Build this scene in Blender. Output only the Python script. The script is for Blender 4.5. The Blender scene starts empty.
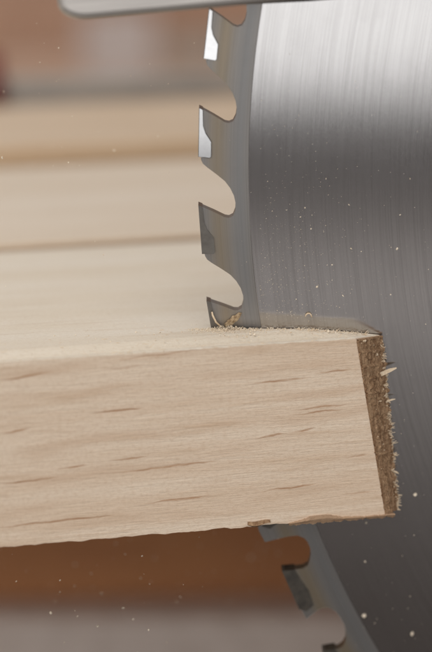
import bpy, bmesh, math, random
from mathutils import Vector, noise
from mathutils.geometry import tessellate_polygon
random.seed(7)
R = math.radians
mm = 0.001
sc = bpy.context.scene
col = sc.collection

# ------------------------------------------------------------------ helpers
def link(name, me, mats=(), parent=None, loc=(0, 0, 0), rot=(0, 0, 0)):
    o = bpy.data.objects.new(name, me)
    col.objects.link(o)
    o.location = loc
    o.rotation_euler = rot
    for m in mats:
        me.materials.append(m)
    if parent:
        o.parent = parent
    return o

def tag(o, label=None, cat=None, group=None, kind=None):
    if label: o['label'] = label
    if cat: o['category'] = cat
    if group: o['group'] = group
    if kind: o['kind'] = kind
    return o

def empty(name, loc, rot=(0, 0, 0)):
    o = bpy.data.objects.new(name, None)
    col.objects.link(o)
    o.location = loc
    o.rotation_euler = rot
    o.empty_display_size = 0.01
    return o

def mesh(name, verts, faces, smooth=False, mids=None):
    me = bpy.data.meshes.new(name)
    me.from_pydata([tuple(v) for v in verts], [], faces)
    if mids:
        for p, i in zip(me.polygons, mids): p.material_index = i
    bm = bmesh.new(); bm.from_mesh(me)
    bmesh.ops.recalc_face_normals(bm, faces=bm.faces)
    bm.to_mesh(me); bm.free()
    if smooth:
        for p in me.polygons: p.use_smooth = True
    return me

def bevel(o, w, seg=2, ang=30):
    b = o.modifiers.new('bevel', 'BEVEL')
    b.width = w; b.segments = seg; b.limit_method = 'ANGLE'; b.angle_limit = R(ang)
    return o

def box_mesh(name, x0, x1, y0, y1, z0, z1):
    v = [(x, y, z) for x in (x0, x1) for y in (y0, y1) for z in (z0, z1)]
    f = [(0, 1, 3, 2), (4, 6, 7, 5), (0, 4, 5, 1), (2, 3, 7, 6), (0, 2, 6, 4), (1, 5, 7, 3)]
    return mesh(name, v, f)

def tube(verts, faces, pts, r0, r1=None, n=5):
    """append a tapered tube along pts"""
    r1 = r0 if r1 is None else r1
    b = len(verts)
    L = len(pts)
    for i, p in enumerate(pts):
        p = Vector(p)
        d = (Vector(pts[min(i + 1, L - 1)]) - Vector(pts[max(i - 1, 0)])).normalized()
        a = d.orthogonal().normalized(); c = d.cross(a)
        r = r0 + (r1 - r0) * i / (L - 1)
        for k in range(n):
            t = 2 * math.pi * k / n
            verts.append(p + a * (r * math.cos(t)) + c * (r * .7 * math.sin(t)))
    for i in range(L - 1):
        for k in range(n):
            q = b + i * n
            faces.append((q + k, q + (k + 1) % n, q + n + (k + 1) % n, q + n + k))
    faces.append(tuple(b + k for k in range(n)))
    faces.append(tuple(b + (L - 1) * n + k for k in reversed(range(n))))

def flake(verts, faces, p, s, flat=0.45, n=None):
    """an irregular little chip of wood"""
    b = len(verts)
    ax = Vector((random.gauss(0, 1), random.gauss(0, 1), random.gauss(0, 1))).normalized()
    a = ax.orthogonal().normalized(); c = ax.cross(a)
    k = random.choice((5, 6, 7))
    e = random.uniform(.55, 1.0)
    for sgn in (-1, 1):
        for i in range(k):
            t = 2 * math.pi * (i + random.uniform(-.25, .25)) / k
            rr = s * random.uniform(.75, 1.1)
            verts.append(Vector(p) + a * rr * math.cos(t) + c * rr * e * math.sin(t) + ax * sgn * s * flat * .5)
    faces.append(tuple(b + i for i in reversed(range(k))))
    faces.append(tuple(b + k + i for i in range(k)))
    for i in range(k):
        j = (i + 1) % k
        faces.append((b + i, b + j, b + k + j, b + k + i))

# ------------------------------------------------------------------ materials
class N:
    def __init__(s, name):
        s.m = bpy.data.materials.new(name)
        s.m.use_nodes = True
        s.t = s.m.node_tree
        s.b = s.t.nodes['Principled BSDF']
        s.c = s.t.nodes.new('ShaderNodeTexCoord')
    def n(s, typ, **kw):
        x = s.t.nodes.new(typ)
        for k, v in kw.items():
            setattr(x, k, v)
        return x
    def set(s, sock, v):
        if isinstance(v, bpy.types.NodeSocket): s.t.links.new(v, sock)
        else: sock.default_value = v
    def math(s, op, a, b=None, c=None, clamp=False):
        x = s.n('ShaderNodeMath', operation=op, use_clamp=clamp)
        for i, v in enumerate((a, b, c)):
            if v is not None: s.set(x.inputs[i], v)
        return x.outputs[0]
    def mapr(s, v, a, b, c=0., d=1., smooth=True):
        x = s.n('ShaderNodeMapRange', interpolation_type='SMOOTHSTEP' if smooth else 'LINEAR')
        for i, q in enumerate((v, a, b, c, d)): s.set(x.inputs[i], q)
        return x.outputs[0]
    def noise(s, vec, scale=1., detail=3., rough=.55, dist=0.):
        x = s.n('ShaderNodeTexNoise')
        s.set(x.inputs['Vector'], vec); s.set(x.inputs['Scale'], scale)
        s.set(x.inputs['Detail'], detail); s.set(x.inputs['Roughness'], rough); s.set(x.inputs['Distortion'], dist)
        return x.outputs[0]
    def map(s, vec, scale=(1, 1, 1), loc=(0, 0, 0), rot=(0, 0, 0)):
        x = s.n('ShaderNodeMapping')
        s.set(x.inputs['Vector'], vec)
        x.inputs['Scale'].default_value = scale; x.inputs['Location'].default_value = loc; x.inputs['Rotation'].default_value = rot
        return x.outputs[0]
    def mix(s, f, a, b, blend='MIX'):
        x = s.n('ShaderNodeMix', data_type='RGBA', blend_type=blend)
        s.set(x.inputs['Factor'], f)
        for k, v in ((6, a), (7, b)):
            if isinstance(v, tuple) and len(v) == 3: v = v + (1.,)
            s.set(x.inputs[k], v)
        return x.outputs[2]
    def bump(s, h, strength, dist, normal=None):
        x = s.n('ShaderNodeBump')
        s.set(x.inputs['Height'], h); x.inputs['Strength'].default_value = strength; x.inputs['Distance'].default_value = dist
        if normal: s.set(x.inputs['Normal'], normal)
        return x.outputs[0]
    def out(s, **kw):
        for k, v in kw.items():
            if isinstance(v, tuple) and len(v) == 3: v = v + (1.,)
            s.set(s.b.inputs[k.replace('_', ' ')], v)
        return s.m

def wood(name, light, mid, dark, dashes=(), ring=1.0, fibre=1.0, seed=0., band=220., rough=.7, auto=0.0):
    """pale softwood; object x runs along the grain"""
    k = N(name)
    P = k.c.outputs['Object']
    warp = k.noise(k.map(P, (9, 40, 40), (seed, 0, 0)), 1., 2.)
    # growth bands: slow wave across the grain, strongly stretched along it
    g = k.noise(k.map(P, (11, 120, band), (seed, seed * .3, 0), (0, -.05, 0)), 1., 3., .5, .9)
    g2 = k.noise(k.map(P, (40, 700, 650), (seed, 0, 3), (0, -.04, 0)), 1., 2., .6, .4)
    f = k.noise(k.map(P, (330, 4200, 4200), (0, seed, 0)), 1., 3., .65)
    blotch = k.noise(k.map(P, (60, 120, 120), (seed, 2, 0)), 1., 3., .6)
    c = k.mix(k.mapr(g, .34, .66), light, mid)
    c = k.mix(k.math('MULTIPLY', k.mapr(g2, .52, .74), .5 * ring), c, dark)
    c = k.mix(k.math('MULTIPLY', k.mapr(blotch, .35, .75), .3), c, mid)
    mot = k.noise(k.map(P, (1500, 2600, 1900), (seed, 0, 0)), 1., 4., .7)
    c = k.mix(k.math('MULTIPLY', k.mapr(mot, .42, .72), .36), c, dark)
    c = k.mix(k.math('MULTIPLY', k.mapr(f, .5, .72), .12 * fibre), c, tuple(x * .66 for x in dark))
    c = k.mix(k.math('MULTIPLY', k.mapr(f, .48, .28), .2 * fibre), c, tuple(min(1, x * 1.12) for x in light))
    if auto:
        v = k.noise(k.map(P, (45, 700, 520), (seed * 1.7, 1, 0)), 1., 1.5, .5, .3)
        c = k.mix(k.math('MULTIPLY', k.mapr(v, .66, .76), auto), c, tuple(x * .5 for x in dark))
    if dashes:
        sep = k.n('ShaderNodeSeparateXYZ'); k.set(sep.inputs[0], P)
        x, z = sep.outputs[0], sep.outputs[2]
        wob = k.math('MULTIPLY', k.math('SUBTRACT', k.noise(k.map(P, (210, 1, 90), (seed, 0, 0)), 1., 3., .5), .5), .0010)
        zz = k.math('ADD', z, wob)
        brk = k.mapr(k.noise(k.map(P, (420, 900, 4200)), 1., 2.), .25, .6, .45, 1.)
        acc = None
        for (x0, z0, x1, z1, s) in dashes:
            cx = (x0 + x1) / 2 * mm; hl = abs(x1 - x0) / 2 * mm * 1.5; sl = (z1 - z0) / (x1 - x0) + .06
            dx = k.math('SUBTRACT', x, cx)
            u = k.math('DIVIDE', dx, hl)
            zl = k.math('MULTIPLY_ADD', dx, sl, (z0 + z1) / 2 * mm)
            v = k.math('ABSOLUTE', k.math('SUBTRACT', zz, zl))
            wid = k.math('MULTIPLY', k.math('MULTIPLY', k.math('SUBTRACT', 1., k.math('MULTIPLY', u, u)), k.math('MAXIMUM', k.math('MULTIPLY_ADD', u, .35, .8), .3)), .00028)
            a = k.math('MULTIPLY', k.math('SUBTRACT', wid, v), 7000. * s, clamp=True)
            acc = a if acc is None else k.math('MAXIMUM', acc, a)
        c = k.mix(k.math('MULTIPLY', acc, k.math('MULTIPLY', brk, .82)), c, (.40, .20, .095))
        vv = k.math('ADD', k.math('MULTIPLY_ADD', x, -.075, z), k.math('MULTIPLY', k.noise(k.map(P, (24, 1, 70), (seed, 5, 0)), 1., 2., .5), .009))
        fr = k.math('ABSOLUTE', k.math('SUBTRACT', k.math('FRACT', k.math('MULTIPLY', vv, 235.)), .5))
        ln = k.math('MULTIPLY', k.mapr(fr, .32, .0), k.mapr(k.noise(k.map(P, (45, 1, 210), (seed, 0, 2)), 1., 2.), .38, .68))
        c = k.mix(k.math('MULTIPLY', ln, .5), c, (.62, .42, .275))
    h = k.math('ADD', k.math('MULTIPLY', f, .6), k.math('MULTIPLY', g2, .4))
    fine = k.noise(P, 9000., 2.)
    h = k.math('ADD', h, k.math('MULTIPLY_ADD', fine, .35, k.math('MULTIPLY', mot, .5)))
    return k.out(Base_Color=c, Roughness=rough, Specular_IOR_Level=.3, Normal=k.bump(h, .7, .0002))

def plain(name, a, b, scale=200., rough=.6, metal=0., stretch=(1, 1, 1), bump=.2, bd=.0002):
    k = N(name)
    P = k.map(k.c.outputs['Object'], stretch)
    n = k.noise(P, scale, 4., .6)
    return k.out(Base_Color=k.mix(k.mapr(n, .3, .7), a, b), Roughness=k.mapr(n, .2, .8, rough * .85, min(1, rough * 1.15)),
                 Metallic=metal, Normal=k.bump(n, bump, bd))

def brushed(name, base, dark, rough, aniso, streak=1., metal=1., tint=None, rot=.25, dust=0.):
    """steel turned on a lathe: fine grooves round the y axis of the object"""
    k = N(name)
    P = k.c.outputs['Object']
    sep = k.n('ShaderNodeSeparateXYZ'); k.set(sep.inputs[0], P)
    x, z = sep.outputs[0], sep.outputs[2]
    r = k.math('SQRT', k.math('ADD', k.math('MULTIPLY', x, x), k.math('MULTIPLY', z, z)))
    a = k.math('ARCTAN2', z, k.math('MULTIPLY', x, -1.))
    def rings(sr, sa, det=3.):
        cx = k.n('ShaderNodeCombineXYZ')
        k.set(cx.inputs[0], k.math('MULTIPLY', r, sr)); k.set(cx.inputs[1], k.math('MULTIPLY', a, sa))
        return k.noise(cx.outputs[0], 1., det, .6)
    fine = rings(5200., 5.)
    mid = rings(1300., 2.5)
    broad = rings(260., 1.2, 2.)
    smear = k.noise(P, 130., 4., .6)
    c = k.mix(k.math('MULTIPLY', k.mapr(fine, .42, .70), .55 * streak), base, dark)
    c = k.mix(k.math('MULTIPLY', k.mapr(mid, .45, .75), .35 * streak), c, dark)
    c = k.mix(k.math('MULTIPLY', k.mapr(smear, .45, .75), .18), c, dark)
    if tint:
        for (ra, rb, colr, amt) in tint:
            m_ = k.math('MULTIPLY', k.mapr(r, ra, (ra + rb) / 2), k.mapr(r, rb, (ra + rb) / 2))
            m_ = k.math('MULTIPLY', m_, k.mapr(broad, .3, .65, .35, 1.))
            c = k.mix(k.math('MULTIPLY', m_, amt), c, colr)
    ro = k.math('ADD', k.mapr(mid, .3, .7, rough * .93, rough * 1.07), k.math('MULTIPLY', smear, rough * .25))
    tg = k.n('ShaderNodeTangent', direction_type='RADIAL', axis='Y')
    h = k.math('ADD', fine, k.math('MULTIPLY', mid, .35))
    m = k.out(Base_Color=c, Roughness=ro, Metallic=metal, Anisotropic=aniso, Anisotropic_Rotation=rot,
              Normal=k.bump(h, .10 * streak, .00002))
    k.set(k.b.inputs['Tangent'], tg.outputs[0])
    return m

DASH = [(-53.11,-2.55,-46.42,-2.28,1.0),(-40.06,-8.45,-33.24,-8.50,1.0),(-53.28,-10.47,-49.48,-10.31,0.8),(-53.44,-18.09,-46.25,-18.07,1.0),(-44.89,-16.50,-41.05,-16.50,0.7),(-37.18,-15.97,-32.40,-15.89,0.7),(-36.75,-17.54,-23.22,-17.85,1.0),(-31.55,-22.74,-23.69,-22.92,0.9),(-53.57,-24.42,-39.07,-24.89,1.0),(-37.92,-2.06,-32.75,-2.12,0.4),(-36.13,-0.6,-24.99,-0.5,0.5),(-15.65,-5.75,-8.49,-5.65,0.9),(-5.59,-4.78,-1.28,-4.77,0.7),(-8.91,-10.07,-2.29,-10.25,0.8),(-9.21,-10.82,-2.90,-10.98,0.7),(-14.86,-14.10,-11.34,-14.06,0.9),(-9.50,-13.58,-6.57,-13.49,0.7),(-1.10,-18.28,1.71,-18.19,0.5),(-14.06,-22.39,-6.95,-22.35,0.8),(-1.80,-24.03,2.58,-24.08,0.4)]
M = {}
M['front'] = wood('pine_face', (.84, .68, .52), (.77, .59, .43), (.60, .405, .255), DASH, seed=1.3, band=260.)
M['top'] = wood('pine_planed', (.76, .68, .57), (.72, .625, .50), (.58, .45, .32), ring=.8, seed=4.1, fibre=.8)
M['rear'] = wood('pine_rear', (.75, .65, .535), (.70, .585, .46), (.60, .46, .33), ring=.5, seed=9.2, auto=.15)
M['rear_warm'] = wood('pine_rear_warm', (.66, .50, .34), (.58, .41, .26), (.46, .28, .15), seed=12.2)
M['rear_c'] = wood('pine_far', (.70, .56, .42), (.63, .48, .34), (.5, .34, .2), ring=.5, seed=14.2)
M['tan'] = wood('beech_bench', (.76, .57, .44), (.68, .50, .38), (.5, .34, .24), seed=17.)
M['brown'] = wood('brown_board', (.60, .40, .29), (.47, .29, .20), (.28, .16, .10), seed=21., band=60.)
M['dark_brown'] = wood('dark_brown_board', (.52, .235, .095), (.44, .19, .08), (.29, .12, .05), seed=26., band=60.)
M['fibre'] = plain('wood_fibre', (.74, .60, .43), (.62, .46, .30), 3000., .8)
M['chip'] = plain('wood_chip', (.56, .42, .26), (.24, .155, .08), 1800., .85, bump=.8, bd=.0004)
M['dust'] = plain('sawdust', (.80, .70, .56), (.70, .57, .41), 4000., .85)
M['steel'] = brushed('brushed_steel', (.51, .495, .485), (.36, .345, .335), .128, .94, .7, metal=.95)
M['rim'] = brushed('rim_steel', (.27, .25, .23), (.18, .165, .15), .36, .5, .7, metal=.82, tint=[(.1525, .1565, (.20, .21, .22), .4), (.1555, .1600, (.30, .22, .12), .6)])
M['carbide'] = plain('carbide', (.60, .595, .59), (.50, .495, .49), 250., .10, 1., bump=.03, bd=.00003)
M['dull_carbide'] = plain('dull_carbide', (.17, .155, .135), (.12, .107, .094), 500., .36, .85, bump=.06, bd=.0001)  # darker copy of carbide for tips outside the highlight, shade in the colour
M['dark_carbide'] = plain('dark_carbide', (.095, .08, .062), (.05, .042, .034), 700., .45, .4, bump=.15, bd=.0001)  # dirt on the lower tips plus shade under the board, put into the colour
M['guard'] = plain('satin_steel', (.56, .52, .48), (.46, .425, .395), 400., .48, .8, (.1, 1, 3), bump=.15)
M['black'] = plain('shade_black', (.03, .025, .022), (.045, .038, .032), 300., .6)  # black of the painted shade strip below the guard bar
M['bar_steel'] = plain('dull_steel', (.52, .48, .42), (.43, .395, .35), 120., .55, .5)
M['red'] = plain('red_handle', (.22, .05, .035), (.16, .035, .025), 150., .45)
M['blue_steel'] = plain('pale_steel', (.70, .66, .64), (.62, .57, .55), 150., .4, .3)
M['table'] = plain('grey_table', (.74, .62, .54), (.64, .525, .45), 160., .55)

def end_mat():
    k = N('torn_end_grain')
    P = k.c.outputs['Object']
    a = k.noise(k.map(P, (1500, 1700, 260)), 1., 4., .7)
    b = k.noise(k.map(P, (1, 1, .3)), 4200., 3., .7)
    c = k.mix(k.mapr(a, .3, .7), (.20, .108, .056), (.45, .29, .17))
    c = k.mix(k.mapr(b, .6, .8), c, (.50, .36, .24))
    return k.out(Base_Color=c, Roughness=.9, Specular_IOR_Level=.1, Normal=k.bump(b, .8, .0003))
M['end'] = end_mat()
M['torn'] = wood('torn_long_grain', (.44, .29, .18), (.34, .21, .125), (.20, .11, .06), seed=33.)

# ------------------------------------------------------------------ saw blade
BC = Vector((.1580, 0, .0246)); RB = .1532; RT = .1606; NT = 69; PH = R(-2.1)
blade = empty('saw_blade', BC)
tag(blade, 'big brushed steel circular saw blade with hooked teeth cutting into the pale board', 'saw blade')
def polar(r, a):      # a measured upwards from the leftward direction
    return (-r * math.cos(a), r * math.sin(a))
PX = .00015
TOOTH = [(0, 0), (14, -7), (25, -13.2), (29, -14), (33, -12), (35.5, -6), (36, 1), (34.5, 9), (31, 17), (26, 24), (18, 31), (9, 38), (4.5, 42), (2.6, 46), (1.6, 60), (.8, 75)]
TOOTH_LOW = [(-.6, -2.5), (6, -5.8), (19.5, -9.3), (25, -8.4), (28.8, -4), (32.5, 2), (34.4, 9), (34.4, 16), (32.6, 21.5), (27.3, 26.6), (18, 29), (9.6, 30.2), (-1.2, 33), (-1.0, 48), (-.6, 62), (-.4, 77)]
def tooth_pt(d, t, k):
    a0 = PH + k * 2 * math.pi / NT
    r = RT - d * PX
    return polar(r, a0 + t * PX / RT)
outline = []
for k in range(NT):
    LOW = [(0, -2), (2, -4.5), (14, -9), (20, -8), (25, -4), (29, 3), (31.5, 12), (31.5, 20), (30.4, 29), (26, 36.4), (21, 39.2), (15, 39.6), (-.4, 35.8), (-.6, 48), (-.6, 62), (-.4, 77)] if k - NT == -5 else TOOTH_LOW if k - NT != -4 else TOOTH_LOW[:12] + [(-6, 32), (-7.5, 45), (-6, 60), (-2.5, 76)]
    for (d, t) in (LOW if k - NT in range(-12, -2) else TOOTH):
        outline.append(tooth_pt(d, t, k))
NI = 276
def ring(r, n=NI): return [polar(r, 2 * math.pi * i / n) for i in range(n)]
def plate(name, outer, inner, h, mats, bev, parent):
    loops = [[Vector((x, z, 0)) for x, z in outer], [Vector((x, z, 0)) for x, z in inner]]
    tri = tessellate_polygon(loops)
    pts = list(outer) + list(inner)
    n = len(pts)
    v = [(x, -h, z) for x, z in pts] + [(x, h, z) for x, z in pts]
    f = [tuple(t) for t in tri] + [tuple(i + n for i in reversed(t)) for t in tri]
    no = len(outer)
    for s, L in ((0, no), (no, len(inner))):
        for i in range(L):
            a, b = s + i, s + (i + 1) % L
            f.append((a, b, b + n, a + n))
    o = link(name, mesh(name, v, f), mats, parent)
    if bev: bevel(o, bev, 2, 35)
    return o
plate('blade_plate', ring(RB), ring(.015, 64), .00125, [M['steel']], .00022, blade)
plate('tooth_rim', outline, ring(RB - .0006), .00098, [M['rim']], .00012, blade)
TIP = [(-.8, .6), (3.2, -1.2), (4.4, -18), (6.5, -24), (12.6, -33), (12.8, -48), (11.6, -49.6), (-.2, -48.6)]
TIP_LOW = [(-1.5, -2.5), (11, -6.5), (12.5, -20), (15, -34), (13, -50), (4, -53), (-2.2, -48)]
def tip_mesh(TIP):
    # built once at angle 0; its cheek leans back a little towards the point
    loop = []
    for d, t in TIP:
        r = RT - d * PX; a = t * PX / RT
        loop.append(polar(r, a))
    n = len(loop)
    v = []
    for s in (-1, 1):
        for (x, z), (d, t) in zip(loop, TIP):
            v.append((x, s * (.00142 + .045 * min(0, (t + 25)) * PX * -.0 - .0000020 * (t + 50)), z))
    f = [tuple(range(n)), tuple(n + i for i in reversed(range(n)))]
    for i in range(n):
        j = (i + 1) % n
        f.append((i, j, n + j, n + i))
    return mesh('carbide_tip', v, f)
tm = tip_mesh(TIP); tm.materials.append(M['carbide']); tm.materials.append(M['dull_carbide'])
for q in tm.polygons: q.material_index = 0 if abs(q.normal.y) > .9 else 1
tw = tip_mesh(TIP); tw.materials.append(M['dull_carbide'])
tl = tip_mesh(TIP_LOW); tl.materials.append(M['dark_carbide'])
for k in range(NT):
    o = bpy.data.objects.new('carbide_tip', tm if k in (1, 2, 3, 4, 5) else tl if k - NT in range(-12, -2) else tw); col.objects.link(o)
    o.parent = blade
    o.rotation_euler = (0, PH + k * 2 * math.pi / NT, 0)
    if o.data is tm: bevel(o, .00007, 1, 30)

# ------------------------------------------------------------------ the board being cut
TH = R(14.2)
OB = Vector((.0206, -.0070, 0))
ux, uy = math.cos(TH), math.sin(TH)
def loc(x, y, z=0):            # world -> board coordinates
    x -= OB.x; y -= OB.y
    return (x * ux + y * uy, -x * uy + y * ux, z)
W = .0668; T = .028; LEFT = -.30
def jit(i, s, f=.35): return s * (noise.noise((i * f, s * 1e4, 3.3)) + .5 * noise.noise((i * f * 3.1, 1.7, s * 1e4)))
top, bot = [], []
tags_ = []
us = [LEFT, -.2, -.12, -.08] + [-.0600 + .0005 * i for i in range(121)]
for i, u in enumerate(us):
    fl = u > -.07
    top.append((u, 0, (jit(i, .00010) if fl else 0)))
    lean = .005 if u > -.0004 else 0
    bot.append((u + lean, 0, -T + (jit(i, .00022, .22) if fl else 0)))
# splintered corner, then the two walls of the kerf
c = loc(.0244, -.0018, -.0009); top.append(c); q = loc(.0266, -.0030); bot.append((q[0], q[1], -T))
for i in range(49):
    x = .0240 - i * (.0244 / 48)
    p = loc(x, -.00165 + (jit(i, .00006)))
    dz = -.0009 * max(0, (x - .013) / .011) ** 1.3
    top.append((p[0], p[1], dz)); q = loc(x + max(0, (x - .012)) * .16, -.00165 - .001 * max(0, (x - .018) / .006)); bot.append((q[0], q[1], -T))
for y in (0., .00165):
    p = loc(-.0006, y); top.append(p); bot.append((p[0], p[1], -T))
for x in (.02, .045):
    p = loc(x, .00165); top.append(p); bot.append((p[0], p[1], -T))
top.append((top[-1][0], W, 0)); bot.append((top[-1][0], W, -T))
top.append((LEFT, W, 0)); bot.append((LEFT, W, -T))
n = len(top)
tri_t = tessellate_polygon([[Vector((p[0], p[1], 0)) for p in top]])
tri_b = tessellate_polygon([[Vector((p[0], p[1], 0)) for p in bot]])
CH = .00005
nf = len(us)
r0 = [(p[0], p[1] + .0009, 0) if i < nf else p for i, p in enumerate(top)]
r1 = [(p[0], p[1], p[2] - CH) for p in top]
r2 = [(p[0], p[1], p[2] + CH) for p in bot]
r3 = [(p[0], p[1] + .0009, -T) if i < nf else p for i, p in enumerate(bot)]
f = [tuple(t) for t in tri_t] + [tuple(i + 3 * n for i in t) for t in tri_b]
mid = [1] * len(tri_t) + [0] * len(tri_b)
for q in range(3):
    for i in range(n):
        j = (i + 1) % n
        f.append((q * n + i, q * n + j, (q + 1) * n + j, (q + 1) * n + i)); mid.append(1 if q == 0 else 0)
board = link('pine_board', mesh('pine_board', r0 + r1 + r2 + r3, f, mids=mid), [M['front'], M['top']], None, OB, (0, 0, TH))
tag(board, 'pale pine board in front, its torn right end being cut by the saw blade', 'board')

# torn end: a rough patch over the oblique broken end
def torn_end():
    nu, nv = 26, 120
    A = Vector((0.0002, 0, -.0002)); B = Vector(loc(.0245, -.0018, -.0010))
    A2 = Vector((.0050, 0, -T + .0002)); B2 = Vector(loc(.0272, -.0030, -T + .0001))
    nrm = (B - A).cross(A2 - A).normalized()
    if nrm.y > 0: nrm = -nrm
    v, f = [], []
    for j in range(nv + 1):
        t = j / nv
        L = A.lerp(A2, t); Q = B.lerp(B2, t)
        for i in range(nu + 1):
            s = i / nu
            jl = .00035 * noise.noise((t * 60, 5.1, 0)) + .0002 * noise.noise((t * 170, 2, 0))
            jr = .0006 * noise.noise((t * 34, 9.1, 0)) + .00045 * noise.noise((t * 120, 4, 0))
            p = L.lerp(Q, s) + Vector((jl * (1 - s) + jr * s, 0, 0))
            h = .00026 * noise.noise((s * 9, t * 42, 1.)) + .00022 * noise.noise((s * 22, t * 110, 4.)) + .00016 * noise.noise((s * 60, t * 240, 8.))
            edge = min(1, s * 5)
            p = p + nrm * (.00012 + (h + .00035) * edge)
            v.append(p)
    for j in range(nv):
        for i in range(nu):
            a = j * (nu + 1) + i
            f.append((a, a + 1, a + nu + 2, a + nu + 1))
    # close the back so the patch has a body
    b0 = len(v)
    loop = [i for i in range(nu + 1)] + [j * (nu + 1) + nu for j in range(1, nv + 1)] + [nv * (nu + 1) + i for i in range(nu - 1, -1, -1)] + [j * (nu + 1) for j in range(nv - 1, 0, -1)]
    for i in loop: v.append(v[i] - nrm * .0012)
    m = len(loop)
    for i in range(m):
        f.append((loop[i], loop[(i + 1) % m], b0 + (i + 1) % m, b0 + i))
    f.append(tuple(b0 + i for i in range(m)))
    return mesh('end_grain', v, f), A, A2, B, B2, nrm
em, eA, eA2, eB, eB2, en = torn_end()
eg = link('end_grain', em, [M['end']], board)
tag(eg, 'rough dark brown torn end grain')

# loose fibres standing out from the torn end and the kerf edge
v, f = [], []
rnd = random.Random(3)
for i in range(20):
    t = rnd.random() ** .85
    s = 1 - abs(rnd.gauss(0, .1)) if rnd.random() < .75 else rnd.random()
    p = eA.lerp(eA2, t).lerp(eB.lerp(eB2, t), max(0.05, min(1, s))) + en * .0003
    d = Vector((rnd.uniform(.4, 1.), rnd.uniform(-.8, .1), rnd.gauss(-.1, .4))).normalized()
    L = rnd.uniform(.0004, .0010)
    tube(v, f, [p - d * L * .5, p + d * L * .4 + Vector((0, 0, rnd.gauss(0, .0001))), p + d * L * .8], rnd.uniform(.00010, .00022), .00008, 5)
for j in range(64):
    t = rnd.uniform(.04, .99); s0 = rnd.uniform(.9, 1.02)
    p0 = eA.lerp(eA2, t).lerp(eB.lerp(eB2, t), s0) + en * .0002
    d0 = Vector((1, rnd.uniform(-.3, .2), rnd.uniform(-.7, .3)))
    L0 = rnd.uniform(.0003, .0011) * (1.15 if t > .45 else .7)
    for i in range(rnd.randint(4, 9)):
        p = p0 + Vector((rnd.gauss(0, .00012), rnd.gauss(0, .0001), rnd.gauss(0, .00022)))
        d = (d0 + Vector((0, rnd.gauss(0, .15), rnd.gauss(0, .22)))).normalized()
        L = L0 * rnd.uniform(.5, 1.1)
        tube(v, f, [p - d * L * .5, p + d * L * .3, p + d * L * .8 + Vector((0, 0, rnd.gauss(0, .00006)))], rnd.uniform(.00006, .00011), .00004, 4)
random.seed(5)
for i in range(260):             # crumbs packed on the broken end, most along its far edge
    t = rnd.random()
    s = 1 - abs(rnd.gauss(0, .07)) if rnd.random() < .9 else rnd.random()
    p = eA.lerp(eA2, t).lerp(eB.lerp(eB2, t), max(0.06, min(1.03, s))) + en * .00045
    flake(v, f, p, .00010 * math.exp(rnd.gauss(0, .5)), .8)
for i in range(50):
    x = rnd.uniform(-.001, .0225)
    p = Vector(loc(x, -.0018 + rnd.uniform(-.0008, 0), -.0009 * max(0, (x - .013) / .011) ** 1.3))
    d = Vector((rnd.gauss(0, 1), rnd.gauss(0, .4), rnd.uniform(0, .55))).normalized()
    L = rnd.uniform(.0003, .0008)
    tube(v, f, [p, p + d * L * .5, p + d * L + Vector((0, 0, rnd.gauss(0, .0001)))], rnd.uniform(.00004, .0001), .00003, 4)
for i in range(60):             # fuzz along the planed arris and face of the top
    u = rnd.uniform(-.058, .0); w = rnd.random() ** 2 * .014
    if w > .003 and u > -.02: continue
    p = Vector((u, w, 0))
    d = Vector((rnd.gauss(0, 1), rnd.gauss(0, .5), rnd.uniform(.02, .3))).normalized()
    L = rnd.uniform(.0003, .0012)
    tube(v, f, [p, p + d * L * .5, p + d * L], rnd.uniform(.00003, .00007), .00002, 4)
tag(link('wood_fibres', mesh('wood_fibres', v, f), [M['fibre']], board), kind='stuff')

# splinters: flat slivers sticking out to the right
def splinter(t, s, L, wid, up):
    v, f = [], []
    p = eA.lerp(eA2, t).lerp(eB.lerp(eB2, t), s) + en * .0006
    d = Vector((1, .02, up)).normalized()
    pts = [p - d * L * .45, p, p + d * L * .3 + Vector((0, 0, .00006)), p + d * L * .55 + Vector((0, 0, .00005))]
    n_ = len(pts)
    for i, q in enumerate(pts):
        w_ = wid * (1., 1., .85, .25)[i] * (1 + .25 * noise.noise((i * 1.7, t * 50, 0)))
        h_ = .00007
        z_ = Vector((-.15, .25, 1)).normalized() * w_; y_ = Vector((0, h_, 0))
        v += [q - z_ - y_, q + z_ - y_ * .4, q + z_ + y_, q - z_ + y_ * .6]
    for i in range(n_ - 1):
        for k in range(4):
            a = i * 4 + k; b = i * 4 + (k + 1) % 4
            f.append((a, b, b + 4, a + 4))
    f += [(3, 2, 1, 0), tuple(n_ * 4 - 4 + k for k in range(4))]
    return link('splinter', mesh('splinter', v, f), [M['fibre']], board)
splinter(.21, .78, .0042, .00030, .30)
splinter(.37, .95, .0020, .00014, .12)
splinter(.78, .97, .0013, .00016, -.7)

# torn lower arris: an irregular ribbon of broken wood along the bottom edge near the cut
v, f = [], []
NS = 160
for i in range(NS + 1):
    t = i / NS
    u = -.0100 + t * .0165
    hgt = .0008 * math.exp(-((t - .28) / .2) ** 2) + .00022 * min(1, t * 4) * (1 + .6 * noise.noise((t * 9, 0, 2))) + .00012 * noise.noise((t * 60, 0, 2)) + .00008 * noise.noise((t * 23, 4, 2))
    v += [(u, -.00018, -T + hgt), (u, -.00034, -T + hgt * .45), (u, -.00012, -T - .00028 + .0003 * noise.noise((t * 20, 3, 1)) + .00014 * noise.noise((t * 70, 3, 1))), (u, .0012, -T - .0003), (u, .0008, -T + hgt * .6)]
for i in range(NS):
    for k in range(5):
        a = i * 5 + k; b = i * 5 + (k + 1) % 5
        f.append((a, b, b + 5, a + 5))
f += [(4, 3, 2, 1, 0), tuple(NS * 5 + k for k in range(5))]
te = link('torn_edge', mesh('torn_edge', v, f), [M['torn']], board)
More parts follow.
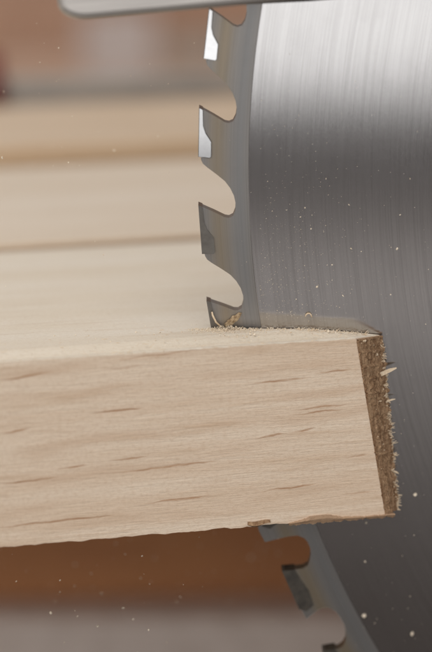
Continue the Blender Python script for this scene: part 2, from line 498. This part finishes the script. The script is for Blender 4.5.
tag(te, 'brown splintered lower edge near the cut end')
# a lifted chip hanging under the board at the blade
v, f = [], []
for i in range(13):
    t = i / 12
    u = -.0164 + t * .0034
    z0 = -T + .0006 - .0001 * math.sin(t * 6); th_ = .0006 * math.sin(math.pi * min(1, .12 + t * .88)) + .00012
    v += [(u, -.0002, z0 + .0003), (u, -.0005, z0 - th_ * .4), (u, .0002, z0 - th_), (u, .0012, z0 - th_ * .5)]
for i in range(12):
    for k in range(4):
        a = i * 4 + k; b = i * 4 + (k + 1) % 4
        f.append((a, b, b + 4, a + 4))
f += [(3, 2, 1, 0), (48, 49, 50, 51)]
link('lifted_chip', mesh('lifted_chip', v, f), [M['end']], board)

# ------------------------------------------------------------------ planks behind
def plank(w0, w1, z1, x0, x1, mats, label, name='pine_plank', dz=.028, seed=0):
    m = box_mesh(name, x0, x1, 0, w1 - w0, -dz, 0)
    p = OB + Vector((-uy * w0, ux * w0, z1))
    for q in m.polygons: q.material_index = 0 if abs(q.normal.z) > .5 else 1  # sides get a darker material, the shade on them put into the colour
    o = link(name, m, mats, None, p, (0, 0, TH))
    bevel(o, .0008, 3, 30)
    tag(o, label, 'plank', 'pine planks lying behind the board')
    return o
plank(W + .0030, .1330, .0006, -.30, .10, [M['rear'], M['rear_c']], 'pale pine plank lying directly behind the board being cut')
plank(.1342, .1790, .0042, -.30, .12, [M['rear_c'], M['rear_warm']], 'warmer blurred pine plank, second one behind the board being cut')
bench = link('beech_bench', box_mesh('beech_bench', -.5, .5, .245, .72, -.09, -.062), [M['tan']], None, OB, (0, 0, TH * .6))
bevel(bench, .001); tag(bench, 'tan wooden worktop blurred in the distance behind the planks', 'worktop')
wall = link('wooden_partition', box_mesh('wooden_partition', -.6, .5, .648, .67, -.0615, .30), [M['brown']], None, OB, (0, 0, TH * .5))
tag(wall, 'reddish brown upright wooden partition at the back, blurred behind the worktop', 'partition')
# bar clamp lying behind the planks
cl = empty('bar_clamp', (-.0165, .1875, .0035), (0, 0, R(6)))
tag(cl, 'grey steel bar clamp with dark red handle lying behind the planks', 'clamp')
bevel(link('bar', box_mesh('bar', -.031, .20, -.002, .003, -.006, .0024), [M['bar_steel']], cl), .0004)
v, f = [], []
pts = [(-.0295 - .055 + .055 * i / 8, 0, .001) for i in range(9)]
tube(v, f, pts, .0095, .0085, 16)
bevel(link('handle', mesh('handle', v, f, True), [M['red']], cl), .002, 3, 50)
bevel(link('jaw', box_mesh('jaw', .10, .112, -.006, .012, -.006, .03), [M['bar_steel']], cl), .001)
# small steel square standing on the worktop
sq = empty('try_square', (-.036, .585, -.062), (0, 0, R(12)))
tag(sq, 'small pale blue grey steel square standing blurred before the brown partition', 'square')
bevel(link('stock', box_mesh('stock', -.013, .013, -.006, .006, 0, .024), [M['blue_steel']], sq), .0008)
bevel(link('square_blade', box_mesh('square_blade', .0167, .09, -.001, .001, .004, .014), [M['bar_steel']], sq), .0002)
# brown chest below, and the grey table it stands on
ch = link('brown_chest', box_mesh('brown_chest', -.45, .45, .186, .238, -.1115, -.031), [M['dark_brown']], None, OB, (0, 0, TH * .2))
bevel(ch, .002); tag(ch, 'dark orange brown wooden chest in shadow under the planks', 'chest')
tb = link('table_surface', box_mesh('table_surface', -.9, .9, .166, .9, -.32, -.1115), [M['table']])
bevel(tb, .003); tag(tb, kind='structure')

# ------------------------------------------------------------------ guard over the blade
gd = empty('blade_guard', (-.0222, -.0090, .0472), (0, R(-5.4), 0))
tag(gd, 'satin steel guard bar with rounded nose over the top of the blade', 'guard')
def guard_bar():
    prof = []
    Lg, h, r = .20, .016, .0042
    for i in range(9):                   # rounded lower nose
        a = math.pi * (1. + .5 * i / 8)
        prof.append((r + r * math.cos(a), r * .62 + r * .62 * math.sin(a)))
    prof += [(Lg, 0), (Lg, h), (.005, h), (.0012, h - .002), (0, h - .006)]
    n = len(prof)
    v = [(x, y, z) for y in (-.0016, .0055) for x, z in prof]
    f = [tuple(range(n)), tuple(n + i for i in reversed(range(n)))]
    for i in range(n):
        j = (i + 1) % n
        f.append((i, j, n + j, n + i))
    return mesh('guard_cover', v, f)
bevel(link('guard_cover', guard_bar(), [M['guard']], gd), .0011, 4, 30)
v = []  # shade below the guard bar, modelled as a black tapering strip
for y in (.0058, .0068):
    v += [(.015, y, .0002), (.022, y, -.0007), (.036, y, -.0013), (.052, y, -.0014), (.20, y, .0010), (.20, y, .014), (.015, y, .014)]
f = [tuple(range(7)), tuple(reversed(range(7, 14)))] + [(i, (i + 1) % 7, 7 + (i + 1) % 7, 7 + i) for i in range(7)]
link('guard_shade_strip', mesh('guard_shade_strip', v, f), [M['black']], gd)

# ------------------------------------------------------------------ sawdust
rnd = random.Random(11); random.seed(12)
v, f = [], []
SP = [(28.57, 22.81, .7), (20.02, 12.22, .9), (26.84, 12.22, 1.2), (19.63, 18.89, .8), (13.14, 18.44, .7), (14.06, 15.26, .7), (15.03, 6.41, 1.), (18.92, 5.03, 1.), (17.23, 9.78, .8), (16.2, 22.81, .6), (22.8, -36.99, .9), (22.78, -45.8, 1.7), (30.22, -48.76, 1.9), (22.87, -30.69, .9), (30.25, -26.19, 1.5), (26.0, 5.2, .7)]
for x, z, s in SP:
    flake(v, f, (x * mm, -.00137, z * mm), .00020 * s, .6)
for i in range(760):                         # fine dust clinging to the plate
    if rnd.random() < .72:
        x = .0065 + abs(rnd.gauss(0, .0075)); z = .001 + abs(rnd.gauss(0, .012))
    else:
        x = rnd.uniform(.002, .032); z = rnd.uniform(-.052, .046)
    a = math.hypot(x - BC.x, z - BC.z)
    if a > .1600: continue
    flake(v, f, (x, -.00127 if a < RB else -.00101, z), .000022 * math.exp(rnd.gauss(.55, .45)), .5)
tag(link('sawdust', mesh('sawdust', v, f), [M['dust']]), 'fine pale sawdust specks clinging to the steel of the saw blade', 'sawdust', kind='stuff')
v, f = [], []
for i in range(380):                         # crumbs on the board top
    u = rnd.uniform(-.058, .004); w = abs(rnd.gauss(0, .008)) + .0005
    if w > .055: continue
    px = OB.x + u * ux - w * uy; py = OB.y + u * uy + w * ux
    if px > -.0008 and abs(py) < .0018: continue
    flake(v, f, (u, w, .00005), .00005 * math.exp(rnd.gauss(0, .45)), .6)
for i in range(520):                         # heap against the blade and in front of its tooth
    x = rnd.uniform(-.004, .022); y = -.0017 - abs(rnd.gauss(0, .0005 if i % 3 else .0022))
    p = loc(x, y, .00008 - .0009 * max(0, (x - .013) / .011) ** 1.3)
    flake(v, f, (p[0], p[1], p[2] + rnd.random() * .00012), .000062 * math.exp(min(.7, rnd.gauss(0, .55))), .5)
for i in range(420):                         # loose pile round the tooth that enters the wood
    x = rnd.gauss(.0012, .0026); dy = abs(rnd.gauss(0, .0011)); y = -.0017 - dy
    hgt_ = max(0, .0006 * math.exp(-((x - .0016) / .0022) ** 2) * (1 - dy / .0022))
    flake(v, f, loc(x, y, .00004 + rnd.random() * hgt_), .00008 * math.exp(min(.9, rnd.gauss(0, .5))), .5)
for i in range(90):                          # loose crumbs on the strip before the blade
    x = rnd.uniform(-.012, .021); y = -.0018 - abs(rnd.gauss(0, .0022))
    p = loc(x, y, .00005 - .0009 * max(0, (x - .013) / .011) ** 1.3)
    if p[1] > .0004: flake(v, f, p, .00009 * math.exp(min(.8, rnd.gauss(0, .5))), .5)
tag(link('sawdust', mesh('sawdust', v, f), [M['dust']], None, OB, (0, 0, TH)), 'crumbs of pale sawdust scattered over the top of the board', 'sawdust', kind='stuff')
v, f = [], []
for i in range(1300):                         # dust hanging in the air below and behind
    if i < 1230:
        y = rnd.uniform(-.03, .11) if i % 2 else rnd.uniform(-.012, .03); x = rnd.uniform(-.045, .03) ; z = rnd.uniform(-.085, -.03)
        if y < .012 and x > -.002: y = rnd.uniform(.012, .1)
        if y < .0 and z > -.031: continue
    else:
        y = rnd.uniform(-.004, .05); x = rnd.uniform(-.034, -.004); z = rnd.uniform(.004, .05)
    flake(v, f, (x, y, z), .000072 * math.exp(rnd.gauss(0, .55)), .6)
AIR = [(151, 67), (75, 116), (60, 80), (195, 45), (63, 48), (170, 83), (57, 163), (70, 166), (82, 165)]
for x, z in ((-9.8, 39.), (-21.2, 31.5), (-23.4, 36.9), (-3.2, 42.3), (-23, 41.9), (-7., 36.6), (-24.0, 24.5), (-22., 24.1), (-20.2, 24.3), (-14, 20), (-18, 13)):
    flake(v, f, (x * mm, rnd.uniform(-.003, .006), z * mm), .00011, .5)
tag(link('airborne_sawdust', mesh('airborne_sawdust', v, f), [M['dust']]), 'tiny sawdust specks drifting in the air around the cut', 'sawdust', kind='stuff')

# shavings caught at the tooth just above the board, one on the blade
def shaving(name, pts, wid, label, loc_=(0, 0, 0)):
    v, f = [], []
    n = len(pts)
    for i, p in enumerate(pts):
        p = Vector(p)
        d = (Vector(pts[min(i + 1, n - 1)]) - Vector(pts[max(i - 1, 0)])).normalized()
        s = d.cross(Vector((.2, 1, .3))).normalized()
        w_ = wid * (.5 + .5 * math.sin(math.pi * (i + .7) / (n + .4)))
        nn = d.cross(s) * .00006
        v += [p - s * w_ + nn, p + s * w_ + nn, p + s * w_ - nn, p - s * w_ - nn]
    for i in range(n - 1):
        for k in range(4):
            a = i * 4 + k; b = i * 4 + (k + 1) % 4
            f.append((a, b, b + 4, a + 4))
    f += [(0, 1, 2, 3), tuple(n * 4 - 4 + k for k in (3, 2, 1, 0))]
    o = link(name, mesh(name, v, f, True), [M['fibre']], None, loc_)
    tag(o, label, 'shaving')
    return o
bm = bmesh.new(); bmesh.ops.create_icosphere(bm, subdivisions=4, radius=1.)
for q in bm.verts:
    n_ = 1 + .45 * noise.noise(q.co * 1.7) + .30 * noise.noise(q.co * 4.) + .16 * noise.noise(q.co * 11.)
    c_ = q.co * n_
    t = (c_.x + 1) / 2
    q.co = Vector((.0027 + c_.x * .0012, -.0012 + c_.y * .0004, .0014 + c_.x * .0008 + c_.z * .00055 * (1.1 - .3 * t)))
me_ = bpy.data.meshes.new('wood_chip'); bm.to_mesh(me_); bm.free()
tag(link('wood_chip', me_, [M['chip']]), 'ragged tan wood chip lodged in the gullet of the lowest tooth above the board', 'wood chip')
shaving('wood_shaving', [(0, 0, 0), (-.0008, -.0002, .0008), (-.0013, -.0003, .0019), (-.0014, -.0002, .0024)], .00014, 'thin white strand of wood across the lowest tooth above the board', (.0008, -.0017, .0003))
shaving('wood_shaving', [(.0004 * math.cos(a) * 1.2, -.0001, .0006 * math.sin(a)) for a in (0., .6, 1.2, 1.8, 2.4, 3.0)], .00010, 'tiny curled wood sliver stuck flat on the steel just above the board', (.0138, -.0015, .0018))

# ------------------------------------------------------------------ light
w = bpy.data.worlds.new('World'); sc.world = w; w.use_nodes = True
nt = w.node_tree
bg = nt.nodes['Background']
tc = nt.nodes.new('ShaderNodeTexCoord'); sp = nt.nodes.new('ShaderNodeSeparateXYZ')
nt.links.new(tc.outputs['Generated'], sp.inputs[0])
mr = nt.nodes.new('ShaderNodeMapRange'); nt.links.new(sp.outputs[2], mr.inputs[0])
mr.inputs[1].default_value = -.6; mr.inputs[2].default_value = .4
cr = nt.nodes.new('ShaderNodeValToRGB'); nt.links.new(mr.outputs[0], cr.inputs[0])
E_ = cr.color_ramp
stops = [(-.6, (.018, .012, .009)), (-.36, (.034, .021, .014)), (-.338, (.055, .038, .030)), (-.315, (.17, .155, .148)), (-.272, (.24, .222, .215)), (-.250, (.66, .62, .60)), (-.236, (.40, .365, .35)), (-.212, (.085, .074, .071)), (-.15, (.085, .076, .074)), (.0, (.30, .29, .28)), (.4, (.42, .42, .43))]
while len(E_.elements) < len(stops): E_.elements.new(.5)
for e, (s, c_) in zip(E_.elements, stops):
    e.position = (s + .6); e.color = c_ + (1,)
nt.links.new(cr.outputs[0], bg.inputs[0]); bg.inputs[1].default_value = 1.0

def area(name, loc_, target, sx, sy, power, colr):
    l = bpy.data.lights.new(name, 'AREA'); l.shape = 'RECTANGLE'; l.size = sx; l.size_y = sy; l.energy = power; l.color = colr
    o = bpy.data.objects.new(name, l); col.objects.link(o); o.location = loc_
    o.rotation_euler = (Vector(target) - Vector(loc_)).to_track_quat('-Z', 'Y').to_euler()
    return o
area('overhead_lamp', (-.35, -.25, .80), (0, 0, 0), .5, .5, 4.5, (1., .975, .945))
# area lamp added behind the camera; its lower edge limits the highlight in the steel
area('added_front_lamp', (.05, -1.05, .27), (.05, 0, .27), 1.5, .84, 6.6, (.985, .99, 1.))

# ------------------------------------------------------------------ camera
cam = bpy.data.cameras.new('camera'); co = bpy.data.objects.new('camera', cam); col.objects.link(co)
D = .40; p = R(15)
co.location = (0, -D * math.cos(p), D * math.sin(p)); co.rotation_euler = (R(90) - p, 0, 0)
cam.sensor_fit = 'VERTICAL'; cam.sensor_height = 36.; cam.lens = 36. * (D / .00015) / 652.
cam.clip_start = .01; cam.clip_end = 20
cam.dof.use_dof = True; cam.dof.focus_distance = .396; cam.dof.aperture_fstop = cam.lens / 13.5
cam.dof.aperture_blades = 0
sc.camera = co
sc.view_settings.view_transform = 'Standard'; sc.view_settings.look = 'None'
sc.view_settings.exposure = 0; sc.view_settings.gamma = 1
